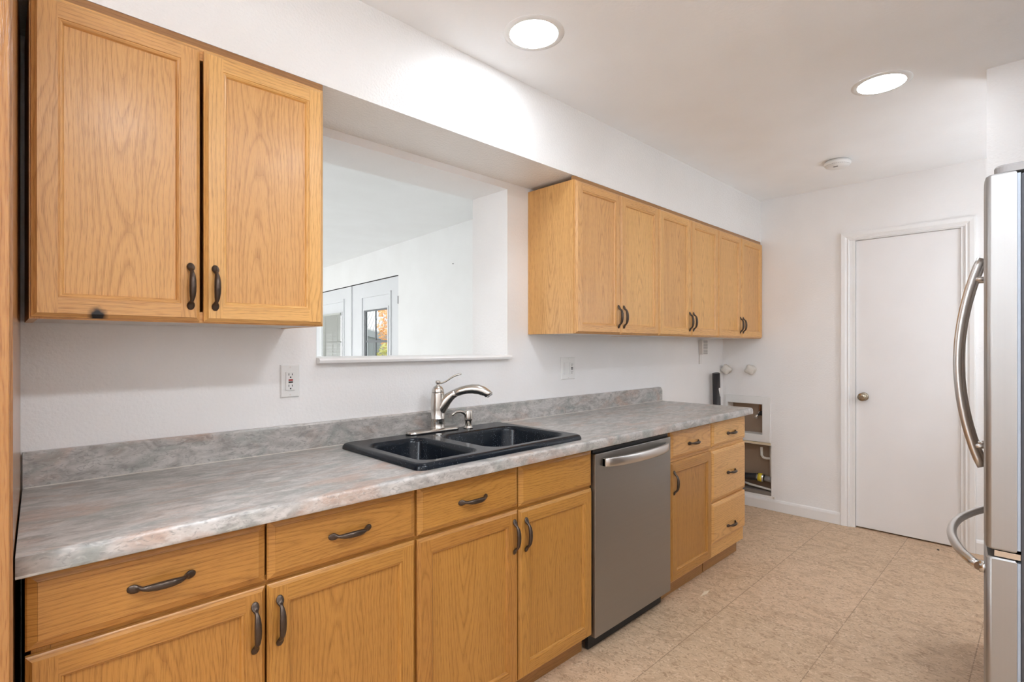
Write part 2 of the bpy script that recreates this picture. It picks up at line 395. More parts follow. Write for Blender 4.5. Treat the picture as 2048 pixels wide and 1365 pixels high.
# ---------------------------------------------------------------- room shell
ZC, XB, T = 2.468, 4.386, 0.277
XF, YR = -2.4, -2.66
b = MB(); b.box(XF, XB+.15, YR, 0.0, -0.1, 0.0); struct('floor', b, M['vinyl'])
b = MB(); b.box(XF, XB+.15, YR, 0.0, ZC, ZC+.1); struct('ceiling', b, M['ceiling'])
OX0, OX1, OZ0, OZ1 = 0.857, 1.860, 1.236, 2.104
b = MB()
holed(b, [XF, OX0, OX1, XB+.15], [0, OZ0, OZ1, ZC], [(OX0, OX1, OZ0, OZ1)], lambda u0, u1, v0, v1: b.box(u0, u1, 0, T, v0, v1))
struct('wall_left', b, M['wall'])
HOLES = [(-1.556, -0.944, 0, 2.075), (-0.324, -0.045, 0.590, 0.833), (-0.391, -0.06, 0.108, 0.508)]
b = MB()
holed(b, [YR, -1.556, -0.944, -0.391, -0.324, -0.06, -0.045, 0.0], [0, 0.108, 0.508, 0.590, 0.833, 2.075, ZC], HOLES,
      lambda u0, u1, v0, v1: b.box(XB, XB+.12, u0, u1, v0, v1))
struct('wall_back', b, M['wall'])
b = MB(); b.box(XB+.105, XB+.119, -0.40, -0.03, 0.10, 0.85); struct('wall_cavity', b, M['kraft'])
b = MB(); b.box(XB+.12, XB+.15, YR, 0.0, 0, ZC); struct('wall_light_block', b, M['dark'])  # added dark backing, keeps sky light out of the door gaps
b = MB(); b.box(XF, XB+.15, YR-.1, YR, 0, ZC); struct('wall_right', b, M['wall'])
b = MB()
holed(b, [YR, -2.2, -0.75, 0], [0, 0.75, 2.1, ZC], [(-2.2, -0.75, 0.75, 2.1)], lambda u0, u1, v0, v1: b.box(XF-.12, XF, u0, u1, v0, v1))
struct('wall_front', b, M['wall'])
b = MB(); b.box(2.982, 3.10, YR, -1.752, 0, ZC); struct('wall_partition', b, M['wall'])
SB = 2.138
b = MB(); b.box(XF, XB, -0.31, 0, SB, ZC); struct('wall_soffit', b, M['gloss_wall'])
# added unseen window behind the camera, lets in fill daylight
w = MB()
for y0, y1, z0, z1 in ((-2.2, -2.15, .75, 2.1), (-.80, -.75, .75, 2.1), (-2.2, -.75, .75, .80), (-2.2, -.75, 2.05, 2.1), (-1.495, -1.455, .75, 2.1)):
    w.box(XF-.09, XF-.03, y0, y1, z0, z1)
struct('added_window', w, M['trim'])

# sill board of the pass-through opening, with rounded nosing
b = MB()
prof = [(T+.02, 1.2365), (T+.02, 1.2545), (-0.022, 1.2545), (-0.030, 1.2515), (-0.033, 1.245), (-0.030, 1.2355), (-0.022, 1.2325), (-0.001, 1.2325), (-0.001, 1.2365)]
b.rings([[(x, y, z) for y, z in prof] for x in (OX0+.0005, OX1+.006)], smooth=False)
struct('trim_1', b, M['trim'])
# baseboard on the far wall
b = MB()
prof = [(XB-.001, 0.001), (XB-.014, 0.001), (XB-.014, 0.070), (XB-.010, 0.084), (XB-.004, 0.090), (XB-.001, 0.090)]
b.rings([[(x, y, z) for x, z in prof] for y in (-0.001, -0.8735)], smooth=False)
struct('baseboard_back', b, M['trim'])
b = MB(); b.rings([[(x, y, z) for x, z in prof] for y in (-1.614, -1.95)], smooth=False); struct('baseboard_back_end', b, M['trim'])

# far interior door: casing, slab, knob
d1 = bpy.data.objects.new('door_1', None); COL.objects.link(d1); d1.location = (XB, -1.25, 0); d1['kind'] = 'structure'
b = MB()
def casing_bar(p0, p1, inward, nrm):
    """moulded strip from p0 to p1 (outer edge line); inward = direction to the opening"""
    pr = [(0, 0), (0, .016), (.006, .018), (.030, .016), (.040, .010), (.046, .012), (.052, .008), (.052, 0)]
    i = Vector(inward); n = Vector(nrm); P0, P1 = Vector(p0), Vector(p1); d = (P1-P0).normalized()
    return [[P0 + i*a + n*h + d*a*k0 for a, h in pr] for k0 in (1,)] , pr
pr = [(0, 0), (0, .016), (.006, .018), (.028, .016), (.040, .009), (.047, .012), (.054, .008), (.056, 0)]
ZT = 2.118
b.rings([[(XB-.001-h, -0.874-a, 0.001) for a, h in pr], [(XB-.001-h, -0.874-a, ZT-a) for a, h in pr],
         [(XB-.001-h, -1.613+a, ZT-a) for a, h in pr], [(XB-.001-h, -1.613+a, 0.001) for a, h in pr]], smooth=False)
b.build('casing', M['trim'], d1)
b = MB()
for y0, y1, z0, z1 in ((-0.962, -0.9445, .001, 2.074), (-1.5555, -1.541, .001, 2.074), (-1.541, -0.962, 2.058, 2.074)):
    b.box(XB+.001, XB+.06, y0, y1, z0, z1)
b.build('jamb', M['trim'], d1)
b = MB(); b.box(XB+.018, XB+.054, -1.539, -0.964, 0.010, 2.056, bev=.0015); b.build('slab', M['door_paint'], d1)
b = MB()
b.lathe([(.030, .0), (.030, .004), (.024, .008), (.012, .010), (.010, .028), (.018, .034), (.027, .044), (.029, .054), (.024, .062), (.012, .066)], 24, (XB+.0178, -1.012, .942), '-x')
k = b.build('door_knob', M['brass'], d1); k['label'] = 'round antique nickel knob'

# ---------------------------------------------------------------- dining room beyond the opening
P0 = Vector((2.950269, 0.0, 0)); DD = Vector((0.0893413, 0.99600107, 0)); NN = Vector((-DD.y, DD.x, 0))   # wall line, into-room normal
b = MB(); b.box(XF, 3.62, T, 7.6, -0.1, 0.0); struct('floor_dining', b, M['pale_floor'])
b = MB(); b.box(XF, 3.75, T, 7.7, ZC, ZC+.1); struct('ceiling_dining', b, M['cool_wall'])
def WP(s, n, z): return P0 + DD*s + NN*n + Vector((0, 0, z))
def wbox(mb, s0, s1, n0, n1, z0, z1, bev=0):
    c = [WP(s0, n0, z0), WP(s1, n0, z0), WP(s1, n1, z0), WP(s0, n1, z0), WP(s0, n0, z1), WP(s1, n0, z1), WP(s1, n1, z1), WP(s0, n1, z1)]
    vs = [mb.bm.verts.new(p) for p in c]
    for q in ((0, 3, 2, 1), (4, 5, 6, 7), (0, 1, 5, 4), (1, 2, 6, 5), (2, 3, 7, 6), (3, 0, 4, 7)): mb.bm.faces.new([vs[i] for i in q])
DS0, DS1, DSM, DZ = 3.245, 5.975, 4.610, 2.116
b = MB()
holed(b, [T+.003, DS0, DS1, 7.65], [0, DZ, ZC], [(DS0, DS1, 0, DZ)], lambda s0, s1, z0, z1: wbox(b, s0, s1, -0.14, 0, z0, z1))
struct('wall_dining_right', b, M['cool_wall'])
b = MB(); b.box(XF, 3.75, 7.6, 7.7, 0, ZC); struct('wall_dining_back', b, M['cool_wall'])
b = MB()
holed(b, [T, 2.2, 5.2, 7.7], [0, 0.5, 2.1, ZC], [(2.2, 5.2, 0.5, 2.1)], lambda u0, u1, v0, v1: b.box(XF-.12, XF, u0, u1, v0, v1))
struct('wall_dining_left', b, M['cool_wall'])

def french_leaf(parent, s0, s1, hinge_right, blind):
    b = MB(); g0, g1, gz0, gz1 = s0+.275, s1-.405, 0.32, 1.757
    if not hinge_right: g0, g1 = s0+.20, s1-.28
    g0, g1 = (3.518, 4.188) if hinge_right else (4.943, 5.66)
    holed(b, [s0+.006, g0, g1, s1-.004], [0.012, gz0, gz1, DZ-.012], [(g0, g1, gz0, gz1)], lambda a, c, z0, z1: wbox(b, a, c, -.05, -.008, z0, z1))
    leaf = b.build('door_leaf', M['doorgrey'], parent)
    # raised lite frame moulding
    b = MB(); fo = .088
    for a, c, z0, z1 in ((g0-fo, g1+fo, gz1+.160, gz1+.195), (g0-fo, g0-fo+.035, gz0-.1, gz1+.160), (g1+fo-.035, g1+fo, gz0-.1, gz1+.160), (g0-fo, g1+fo, gz0-.135, gz0-.1)):
        wbox(b, a, c, -.0079, .006, z0, z1)
    for a, c, z0, z1 in ((g0-.025, g1+.025, gz1, gz1+.02), (g0-.025, g0, gz0, gz1), (g1, g1+.025, gz0, gz1)):
        wbox(b, a, c, -.0079, .004, z0, z1)
    b.build('lite_frame', M['doorgrey'], leaf)
    b = MB(); wbox(b, g0+.001, g1-.001, -.034, -.030, gz0+.001, gz1-.001); b.build('pane', M['glass'], leaf)
    b = MB()
    ms = [g0 + (g1-g0)*.552]
    for sm in ms: wbox(b, sm-.011, sm+.011, -.029, -.018, gz0+.001, gz1-.001)
    for zm in (1.363, .97, .6): wbox(b, g0+.001, g1-.001, -.0295, -.0185, zm-.014, zm+.014)
    wbox(b, g0+.001, g0+.02, -.028, -.012, gz0+.001, gz1-.001); wbox(b, g1-.03, g1-.001, -.028, -.012, gz0+.001, gz1-.001); wbox(b, g0+.02, g1-.03, -.028, -.012, gz1-.018, gz1-.001)
    b.build('glazing_bars', M['doorgrey'] if blind else M['leadgrey'], leaf)
    if blind:
        b = MB(); z = gz0+.02
        while z < gz1-.02:
            c = [WP(g0+.004, .001, z), WP(g1-.004, .001, z), WP(g1-.004, .014, z+.0185), WP(g0+.004, .014, z+.0185)]
            b.face(c); b.face([p+Vector((0, 0, .0012)) for p in reversed(c)]); z += .021
        wbox(b, g0+.002, g1-.002, .0005, .022, gz1-.012, gz1+.012)
        for sm in (g0+.12, g1-.12): wbox(b, sm-.002, sm+.002, .015, .017, gz0, gz1)
        b.build('blind', M['blind'], leaf, recalc=False)
    b = MB()
    for zz in (1.83, 1.06, .3):
        sh = s0+.003 if hinge_right else s1-.003
        wbox(b, sh-.004, sh+.004, -.006, .004, zz-.045, zz+.045)
    b.build('hinge', M['black'], leaf)
d2 = bpy.data.objects.new('door_2', None); COL.objects.link(d2); d2.location = WP(DSM, 0, 0); d2['kind'] = 'structure'
french_leaf(d2, DS0, DSM, True, False); french_leaf(d2, DSM, DS1, False, True)
b = MB(); wbox(b, DSM-.03, DSM+.03, -.0075, .008, .02, DZ-.015); b.build('astragal', M['doorgrey'], d2)
b = MB(); wbox(b, DS0, DS1, -.12, -.056, DZ-.0115, DZ-.001); wbox(b, DS0, DS1, -.05, -.006, DZ-.0045, DZ-.001); b.build('head_gap', M['black'], d2)

# ---------------------------------------------------------------- yard seen through the glass door
b = MB(); b.box(3.9, 40, 0.4, 40, -0.35, -0.15); struct('ground', b, M['ground'])
sh = thing('garden_shed', (5.2, 7.3, -.15), 'grey sided shed with a white ribbed roof, seen through the glass door', 'shed')
A, B_ = Vector((4.75, 7.40, 0)), Vector((5.30, 6.86, 0)); BK = Vector((.72, .69, 0))
b = MB()
q = [A, B_, B_+BK*.8, A+BK*.8]
b.rings([[p+Vector((0, 0, -.16)) for p in q], [A+Vector((0, 0, 1.60)), B_+Vector((0, 0, 1.38)), B_+BK*.8+Vector((0, 0, 1.9)), A+BK*.8+Vector((0, 0, 2.2))]], smooth=False)
for k in range(1, 8):
    p = A.lerp(B_, k/8); n = -BK*.012
    b.box(p.x+n.x-.006, p.x+n.x+.006, p.y+n.y-.006, p.y+n.y+.006, -.15, 1.60-.22*k/8-.10)
b.build('wall', M['siding'], sh)
b = MB()
b.rings([[A-BK*.06+Vector((0, 0, z)) for z in ()] or [A-BK*.06+Vector((0, 0, 1.60)), B_-BK*.06+Vector((0, 0, 1.40)), B_+Vector((0, 0, 1.40)), A+Vector((0, 0, 1.60))],
         [A-BK*.06+Vector((0, 0, 1.72)), B_-BK*.06+Vector((0, 0, 1.52)), B_+Vector((0, 0, 1.52)), A+Vector((0, 0, 1.72))]], smooth=False)
b.build('fascia', M['siding'], sh)
b = MB(); n = 14
for k in range(n):
    p0, p1 = A.lerp(B_, k/n), A.lerp(B_, (k+.86)/n)
    z0, z1 = 1.72-.2*k/n, 1.72-.2*(k+.86)/n
    u = Vector((0, 0, .03))
    f0 = [p0-BK*.05+Vector((0, 0, z0)), p1-BK*.05+Vector((0, 0, z1)), p1+BK*.85+Vector((0, 0, z1+.75)), p0+BK*.85+Vector((0, 0, z0+.75))]
    b.rings([f0, [p+u for p in f0]], smooth=False)
b.build('roof', M['roofwhite'], sh)
def foliage(center, rad, n, size, seed):
    rnd = random.Random(seed); b = MB()
    for i in range(n):
        while True:
            p = Vector((rnd.uniform(-1, 1), rnd.uniform(-1, 1), rnd.uniform(-1, 1)))
            if p.length < 1 and rnd.random() < .25+.75*p.length: break
        p = Vector((p.x*rad[0], p.y*rad[1], p.z*rad[2])) + Vector(center)
        d = Vector((rnd.gauss(0, 1), rnd.gauss(0, 1), rnd.gauss(0, 1))).normalized(); e = d.orthogonal().normalized()
        s = size*rnd.uniform(.6, 1.3)
        b.face([p-d*s, p+e*s*.5, p+d*s, p-e*s*.5])
    return b
t = thing('autumn_tree', (4.81, 5.57, -.15), 'slender tree with orange autumn leaves, seen through the glass door', 'tree')
foliage((4.81, 5.57, 1.72), (.43, .43, .72), 3600, .035, 3).build('foliage', M['leaf_orange'], t, recalc=False)
b = MB(); b.tube([(4.81, 5.57, -.15), (4.82, 5.58, 1.0), (4.80, 5.57, 2.0)], [.06, .045, .02], 8); b.build('trunk', M['bark'], t)
t = thing('garden_shrub', (4.16, 4.86, -.15), 'yellow green leafy shrub in front of the orange tree', 'shrub')
foliage((4.20, 4.85, .86), (.34, .34, .56), 3400, .030, 5).build('foliage', M['leaf_green'], t, recalc=False)
b = MB(); b.tube([(4.16, 4.86, -.15), (4.16, 4.86, .8)], [.03, .02], 8); b.build('stem', M['bark'], t)

# ---------------------------------------------------------------- recessed lights
def recessed(x, y, lens, label):
    r = thing('recessed_light', (x, y, ZC), label, 'ceiling light', 'round recessed ceiling lights')
    b = MB(); b.lathe([(.114, -.0003), (.1135, -.0013), (.100, -.0030), (.0915, -.0042), (.0905, -.0038), (.0905, -.0010)], 48, (x, y, ZC), cap0=False, cap1=False)
    b.build('trim_ring', M['plastic'], r)
    b = MB(); b.lathe([(.0903, -.0008), (.0903, -.0034), (.080, -.0036), (.055, -.0038), (.02, -.0039)], 40, (x, y, ZC), cap0=True)
    b.build('lens', lens, r)
    return r
recessed(1.430, -0.592, M['lens'], 'lit round ceiling light above the sink, nearest the soffit')
recessed(2.807, -1.415, M['lens'], 'lit round ceiling light between the refrigerator and the smoke alarm')
recessed(0.45, -2.05, M['lens_row'], 'lit round ceiling light beside the camera, outside the picture')
recessed(1.32, -2.05, M['lens_row'], 'lit round ceiling light before the refrigerator, outside the picture')
recessed(-1.0, -1.25, M['lens_row'], 'added round ceiling light for fill, near the added window behind the camera')  # added lamp, fills the room from behind the camera
recessed(0.25, 6.4, M['lens_cool'], 'added unseen round ceiling light of the dining room, at its far end')  # this lamp and the next are added out of view to brighten the dining room
recessed(0.1, 4.6, M['lens_cool'], 'added unseen round ceiling light in the middle of the dining room')

def globe(x, y, z, m, label):  # added unseen fill lamps, shaped as opal pendant globes
    r = thing('fill_lamp', (x, y, z), label, 'fill lamp', 'added opal fill lamps')
    b = MB(); b.lathe([(.05, ZC-.0005), (.05, ZC-.02), (.012, ZC-.03), (.008, ZC-.032), (.008, z+.142), (.05, z+.140), (.055, z+.128)], 20, (x, y, 0)); b.build('stem', M['nickel'], r)
    b = MB(); b.lathe([(.15*math.sin(a), -.15*math.cos(a)) for a in [PI*(i+.02)/12.3 for i in range(11)]], 24, (x, y, z)); b.build('globe', m, r)
globe(-1.35, -1.35, 1.95, M['globe'], 'added opal fill globe behind the camera, outside the picture')
globe(3.72, -2.28, 1.62, M['fill_globe_far'], 'added opal fill globe hidden behind the partition wall beside the refrigerator')
globe(0.25, 5.4, 1.95, M['fill_globe_cool'], 'added opal fill globe in the dining room, hidden behind the wall cabinet')
# smoke alarm
sx, sy = 3.777, -1.003
t = thing('smoke_alarm', (sx, sy, ZC), 'small round white smoke alarm on the ceiling near the far door', 'smoke alarm')
b = MB(); b.lathe([(.066, 0), (.066, -.008), (.074, -.0085), (.074, -.022), (.066, -.034), (.050, -.042), (.02, -.044)], 40, (sx, sy, ZC-.0005), cap0=True)
b.build('housing', M['plastic'], t)
b = MB()
for i in range(40):
    a = 2*PI*i/40; c, s_ = math.cos(a), math.sin(a); rr, zz = .0715, ZC-.0275
    p = Vector((sx+c*rr, sy+s_*rr, zz)); tt = Vector((-s_, c, 0)); o = Vector((c, s_, 0))
    b.face([p-tt*.003+o*.001+Vector((0, 0, .004)), p+tt*.003+o*.001+Vector((0, 0, .004)), p+tt*.003-o*.0035-Vector((0, 0, .004)), p-tt*.003-o*.0035-Vector((0, 0, .004))])
b.build('vent_slots', M['slot'], t, recalc=False)
b = MB(); b.box(sx-.044, sx-.036, sy-.012, sy+.012, ZC-.048, ZC-.0415); b.build('test_button', M['grey_plastic'], t)

# ---------------------------------------------------------------- cabinet handles
def make_handle_mesh():
    """bow pull along X, centre at the origin, standing out along -Y; spade shaped feet"""
    b = MB()
    st = [(-.0630, .0008, .0012, .0008), (-.0620, .0014, .0048, .0014), (-.0570, .0026, .0084, .0028), (-.0510, .0042, .0098, .0042), (-.0460, .0062, .0086, .0054),
          (-.0422, .0098, .0058, .0054), (-.0392, .0140, .0045, .0046), (-.0355, .0178, .0054, .0050), (-.0280, .0215, .0070, .0060), (-.0150, .0242, .0083, .0068), (0, .0250, .0086, .0070)]
    st = st + [(-x, h, w, t) for x, h, w, t in reversed(st[:-1])]
    pts = [(x, h) for x, h, w, t in st]; rs = []
    for i, (x, h, w, t) in enumerate(st):
        i0, i1 = max(0, i-1), min(len(st)-1, i+1)
        d = Vector((pts[i1][0]-pts[i0][0], -(pts[i1][1]-pts[i0][1]), 0)).normalized(); n = Vector((d.y, -d.x, 0))
        foot = h < .008
        c = Vector((x, -h, 0)); ring = []
        for k in range(12):
            a = 2*PI*k/12; q = c + Vector((0, 0, 1))*w*math.cos(a) + (Vector((0, -1, 0)) if foot else n)*t*math.sin(a)
            if q.y > -.0003: q.y = -.0003
            ring.append(q)
        rs.append(ring)
    b.rings(rs)
    bmesh.ops.recalc_face_normals(b.bm, faces=b.bm.faces[:])
    me = bpy.data.meshes.new('handle'); b.bm.to_mesh(me); b.bm.free(); me.materials.append(M['bronze']); return me
HM = make_handle_mesh()
def handle(parent, x, z, yf, vertical):
    o = bpy.data.objects.new('handle', HM); COL.objects.link(o); o.parent = parent
    o.location = Vector((x, yf, z)) - wloc(parent)
    if vertical: o.rotation_euler = (0, PI/2, 0)
    o['label'] = 'dark bronze bow handle with spade ends'
    return o

# ---------------------------------------------------------------- doors and drawer fronts
GX, GZ = (1, 0, 0), (0, 0, 1)
def ro(c, spread=(.06, .2)): return (Vector(c), random.uniform(0, 9), random.choice((-1, 1))*random.uniform(*spread))
def door(parent, x0, x1, z0, z1, yf, m, rail=.047, name='door'):
    """framed door: chamfered outer edge, stiles and rails, moulded inner edge; yf = front plane"""
    b = MB(); yb = yf+.019; e = .009; ye = yf+.010
    st1, st2, r1, r2 = [ro(((x0+x1)/2, yf, (z0+z1)/2)) for _ in range(4)]
    R0 = [(x0, z0), (x1, z0), (x1, z1), (x0, z1)]
    def ins(d): return [(x0+d, z0+d), (x1-d, z0+d), (x1-d, z1-d), (x0+d, z1-d)]
    seq = [(ins(0), yb), (ins(0), ye), (ins(.0025), ye-.002), (ins(e), yf+.0012), (ins(e+.0005), yf)]
    gr = [(GX, r1), (GZ, st2), (GX, r2), (GZ, st1)]
    for (ra, ya), (rb, yb2) in zip(seq[:-1], seq[1:]):
        for i in range(4):
            j = (i+1) % 4
            b.face([(ra[i][0], ya, ra[i][1]), (ra[j][0], ya, ra[j][1]), (rb[j][0], yb2, rb[j][1]), (rb[i][0], yb2, rb[i][1])], *gr[i])
    i0 = e+.0005; xa, xb, za, zb = x0+i0, x1-i0, z0+i0, z1-i0; xi, xj, zi, zj = x0+rail, x1-rail, z0+rail, z1-rail
    for p, g in (([(xa, za), (xi, za), (xi, zb), (xa, zb)], (GZ, st1)), ([(xj, za), (xb, za), (xb, zb), (xj, zb)], (GZ, st2)),
                 ([(xi, za), (xj, za), (xj, zi), (xi, zi)], (GX, r1)), ([(xi, zj), (xj, zj), (xj, zb), (xi, zb)], (GX, r2))):
        b.face([(x, yf, z) for x, z in p], *g)
    seq = [(ins(rail), yf), (ins(rail+.0005), yf+.0016), (ins(rail+.004), yf+.0010), (ins(rail+.008), yf+.0035), (ins(rail+.011), yf+.0095)]
    for (ra, ya), (rb, yb2) in zip(seq[:-1], seq[1:]):
        for i in range(4):
            j = (i+1) % 4
            b.face([(ra[i][0], ya, ra[i][1]), (ra[j][0], ya, ra[j][1]), (rb[j][0], yb2, rb[j][1]), (rb[i][0], yb2, rb[i][1])], *gr[i])
    b.face([(x, yb, z) for x, z in reversed(R0)], GZ, st1)
    for f in b.bm.faces: pass
    d = b.build(name, m, parent, loc=((x0+x1)/2-.0, yf, (z0+z1)/2), recalc=False)
    b = MB(); k = rail+.0105
    b.box(x0+k, x1-k, yf+.0093, yf+.0150, z0+k, z1-k, GZ, (Vector(((x0+x1)/2 + random.uniform(-.04, .04), yf, (z0+z1)/2)), random.uniform(0, 9), 0))
    b.build('panel', M['oak'] if m is M['oak_burn'] else m, d)
    return d
def drawer(parent, x0, x1, z0, z1, yf, name='drawer', m=None):
    b = MB(); off = ro(((x0+x1)/2, yf, (z0+z1)/2), (.0, .1))
    def ins(d): return [(x0+d, z0+d), (x1-d, z0+d), (x1-d, z1-d), (x0+d, z1-d)]
    seq = [(ins(0), yf+.019), (ins(0), yf+.010), (ins(.003), yf+.007), (ins(.017), yf+.0012), (ins(.0175), yf)]
    for (ra, ya), (rb, yb2) in zip(seq[:-1], seq[1:]):
        for i in range(4):
            j = (i+1) % 4
            b.face([(ra[i][0], ya, ra[i][1]), (ra[j][0], ya, ra[j][1]), (rb[j][0], yb2, rb[j][1]), (rb[i][0], yb2, rb[i][1])], GX, off)
    b.face([(x, yf, z) for x, z in ins(.0175)], GX, off); b.face([(x, yf+.019, z) for x, z in reversed(ins(0))], GX, off)
    return b.build(name, m or M['oak_amber'], parent, loc=((x0+x1)/2, yf, (z0+z1)/2), recalc=False)

YF = -0.605
def base_cabinet(x0, x1, label, m=None, extra_rails=()):
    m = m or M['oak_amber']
    r = thing('base_cabinet', ((x0+x1)/2, -.3, 0), label, 'base cabinet', 'oak base cabinets')
    b = MB(); yb = YF+.0195
    x0 = max(x0, .0425)
    b.box(x0, x0+.016, yb+.02, -.003, .088, .874, GZ); b.box(x1-.016, x1, yb+.02, -.003, .088, .874, GZ)
    b.box(x0+.016, x1-.016, yb+.02, -.003, .088, .104, GX); b.box(x0+.016, x1-.016, -.012, -.003, .104, .874, GZ)
    for za, zb in ((.088, .112), (.700, .732), (.852, .874)) + tuple(extra_rails): b.box(x0+.0285, x1-.028, yb, yb+.02, za, zb, GX)
    b.box(x0, x0+.028, yb, yb+.02, .088, .874, GZ); b.box(x1-.028, x1, yb, yb+.02, .088, .874, GZ)
    b.build('body', m, r)
    b = MB(); b.box(x0+.004, x1-.004, -.546, -.530, .001, .0875, GX); b.build('toe_board', M['oak_toe'], r)
    return r
c = base_cabinet(.030, .9025, 'oak base cabinet with two drawers over two doors, nearest the tall cabinet')
d = drawer(c, .034, .4655, .722, .868, YF); handle(d, .251, .792, YF, False)
d = drawer(c, .4705, .899, .722, .868, YF); handle(d, .686, .791, YF, False)
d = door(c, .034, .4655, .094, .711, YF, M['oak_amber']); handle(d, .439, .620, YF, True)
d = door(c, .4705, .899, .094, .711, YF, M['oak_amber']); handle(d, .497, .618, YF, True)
c = base_cabinet(.9035, 1.7785, 'oak sink base cabinet beneath the black sink, left of the dishwasher')
d = drawer(c, .908, 1.338, .720, .868, YF); handle(d, 1.123, .791, YF, False)
d = drawer(c, 1.3435, 1.774, .716, .868, YF, 'false_drawer'); d['label'] = 'false drawer front without a handle'
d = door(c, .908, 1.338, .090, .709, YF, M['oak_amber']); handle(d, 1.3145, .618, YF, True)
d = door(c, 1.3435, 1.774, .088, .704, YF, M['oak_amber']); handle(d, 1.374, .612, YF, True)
c = base_cabinet(2.4225, 2.8845, 'oak base cabinet with one drawer over one door, right of the dishwasher', M['oak'])
d = drawer(c, 2.428, 2.8805, .724, .866, YF, m=M['oak']); handle(d, 2.660, .786, YF, False)
d = door(c, 2.428, 2.8805, .100, .706, YF, M['oak_amber']); handle(d, 2.452, .604, YF, True)
c = base_cabinet(2.8855, 3.3545, 'oak three drawer base cabinet at the free end of the counter', M['oak'], ((.1125, .180), (.392, .420)))
for z0, z1, hz in ((.726, .866, .786), (.413, .702, .553), (.170, .400, .238)):
    d = drawer(c, 2.889, 3.352, z0, z1, YF, m=M['oak']); handle(d, 3.135, hz, YF, False)

# ---------------------------------------------------------------- dishwasher
dw = thing('dishwasher', (2.10, -.3, 0), 'stainless steel dishwasher with curved bar handle between the base cabinets', 'dishwasher')
b = MB(); b.box(1.800, 2.400, -.583, -.01, .105, .868); b.build('tub', M['black'], dw)
b = MB(); b.box(1.7815, 2.4030, -.613, -.585, .076, .846, bev=.003); b.build('door_panel', M['dw_steel'], dw)
b = MB(); b.box(1.7835, 2.4010, -.598, -.585, .8475, .868); b.build('dark_gap_strip', M['black'], dw)  # black strip stands in for the dark gap above the door
b = MB(); b.box(1.800, 2.40, -.560, -.545, .001, .104); b.build('kick_plate', M['black'], dw)
b = MB(); rs = []; n = 26
for i in range(n+1):
    s = i/n; x = 1.832+(2.362-1.832)*s; y = -.619-.042*(max(0, math.sin(PI*s))**.55); zz = .806
    hh = .0205 - .003*abs(2*s-1)**4
    d = -.040*.55*PI*math.cos(PI*s)*(max(.02, math.sin(PI*s))**(-.45))/(2.362-1.832)
    t_ = .0065
    rs.append([(x, y-t_, zz+hh-.004), (x, y-t_, zz-hh+.004), (x, y-t_+.0035, zz-hh), (x, y+t_, zz-hh), (x, y+t_, zz+hh), (x, y-t_+.0035, zz+hh)])
b.rings(rs)
b.box(1.832, 1.842, -.628, -.6132, .790, .822); b.box(2.352, 2.362, -.628, -.6132, .790, .822)
b.build('handle', M['handle_steel'], dw)

# ---------------------------------------------------------------- countertop with sink cut-out and backsplash
CT = .916; CB = .876
SX0, SX1, SY0, SY1 = .912, 1.722, -.602, -.078
ct = thing('countertop', (1.7, -.3, CB), 'long mottled grey brown laminate countertop with a rolled front edge', 'countertop')
def ct_prof(full, front=True):
    nose = [(-.596, CB), (-.6395, CB), (-.6415, CB+.002), (-.6420, CB+.006), (-.6420, CT-.010), (-.6408, CT-.0048), (-.6375, CT-.0012), (-.6325, CT), (-.596, CT)]
    if full: return nose + [(-.002, CT), (-.002, CB)]
    if front: return nose[:] + [(SY0+.03, CT), (SY0+.03, CB)]
    return [(-.002, CT), (-.002, CB), (SY1-.05, CB), (SY1-.05, CT)]
def xl(y): return .0197 + (.0436-.0197)*(y+.642)/.62
b = MB()
b.rings([[(xl(y), y, z) for y, z in ct_prof(True)], [(SX0+.03, y, z) for y, z in ct_prof(True)]], smooth=False, cap1=False)
for pf in (ct_prof(False, True), ct_prof(False, False)):
    b.rings([[(x, y, z) for y, z in pf] for x in (SX0+.03, SX1-.03)], smooth=False, cap0=False, cap1=False)
XE = 3.372
pf = ct_prof(True)
b.rings([[(SX1-.03, y, z) for y, z in pf], [(XE-.012, y, z) for y, z in pf], [(XE-.004, y, z-.003*(z > .9)) for y, z in pf], [(XE, y, z-.010*(z > .9)) for y, z in pf]], smooth=False, cap0=False)
o = b.build('slab', M['laminate'], ct)
for p in o.data.polygons: p.use_smooth = abs(p.normal.x) < .5 and p.center.y < -.636 and p.center.z > CB+.008
b = MB()
BT = 1.012; prof = [(-.002, CT+.0005), (-.022, CT+.0005), (-.022, BT-.006), (-.018, BT), (-.002, BT)]
rs = [[(xl(-.022), y, z) for y, z in prof], [(3.335, y, z) for y, z in prof]]
for i in range(1, 6):
    a = PI/2*i/5; rr = .022
    rs.append([(3.335+rr*math.sin(a), y, (z - rr*(1-math.cos(a)) if z > .95 else z)) for y, z in prof])
b.rings(rs, smooth=False); b.build('backsplash', M['laminate'], ct)
b = MB(); b.box(.047, 3.357, -.0245, -.0222, CT+.0002, CT+.0030); b.build('caulk_line', M['caulk'], ct)

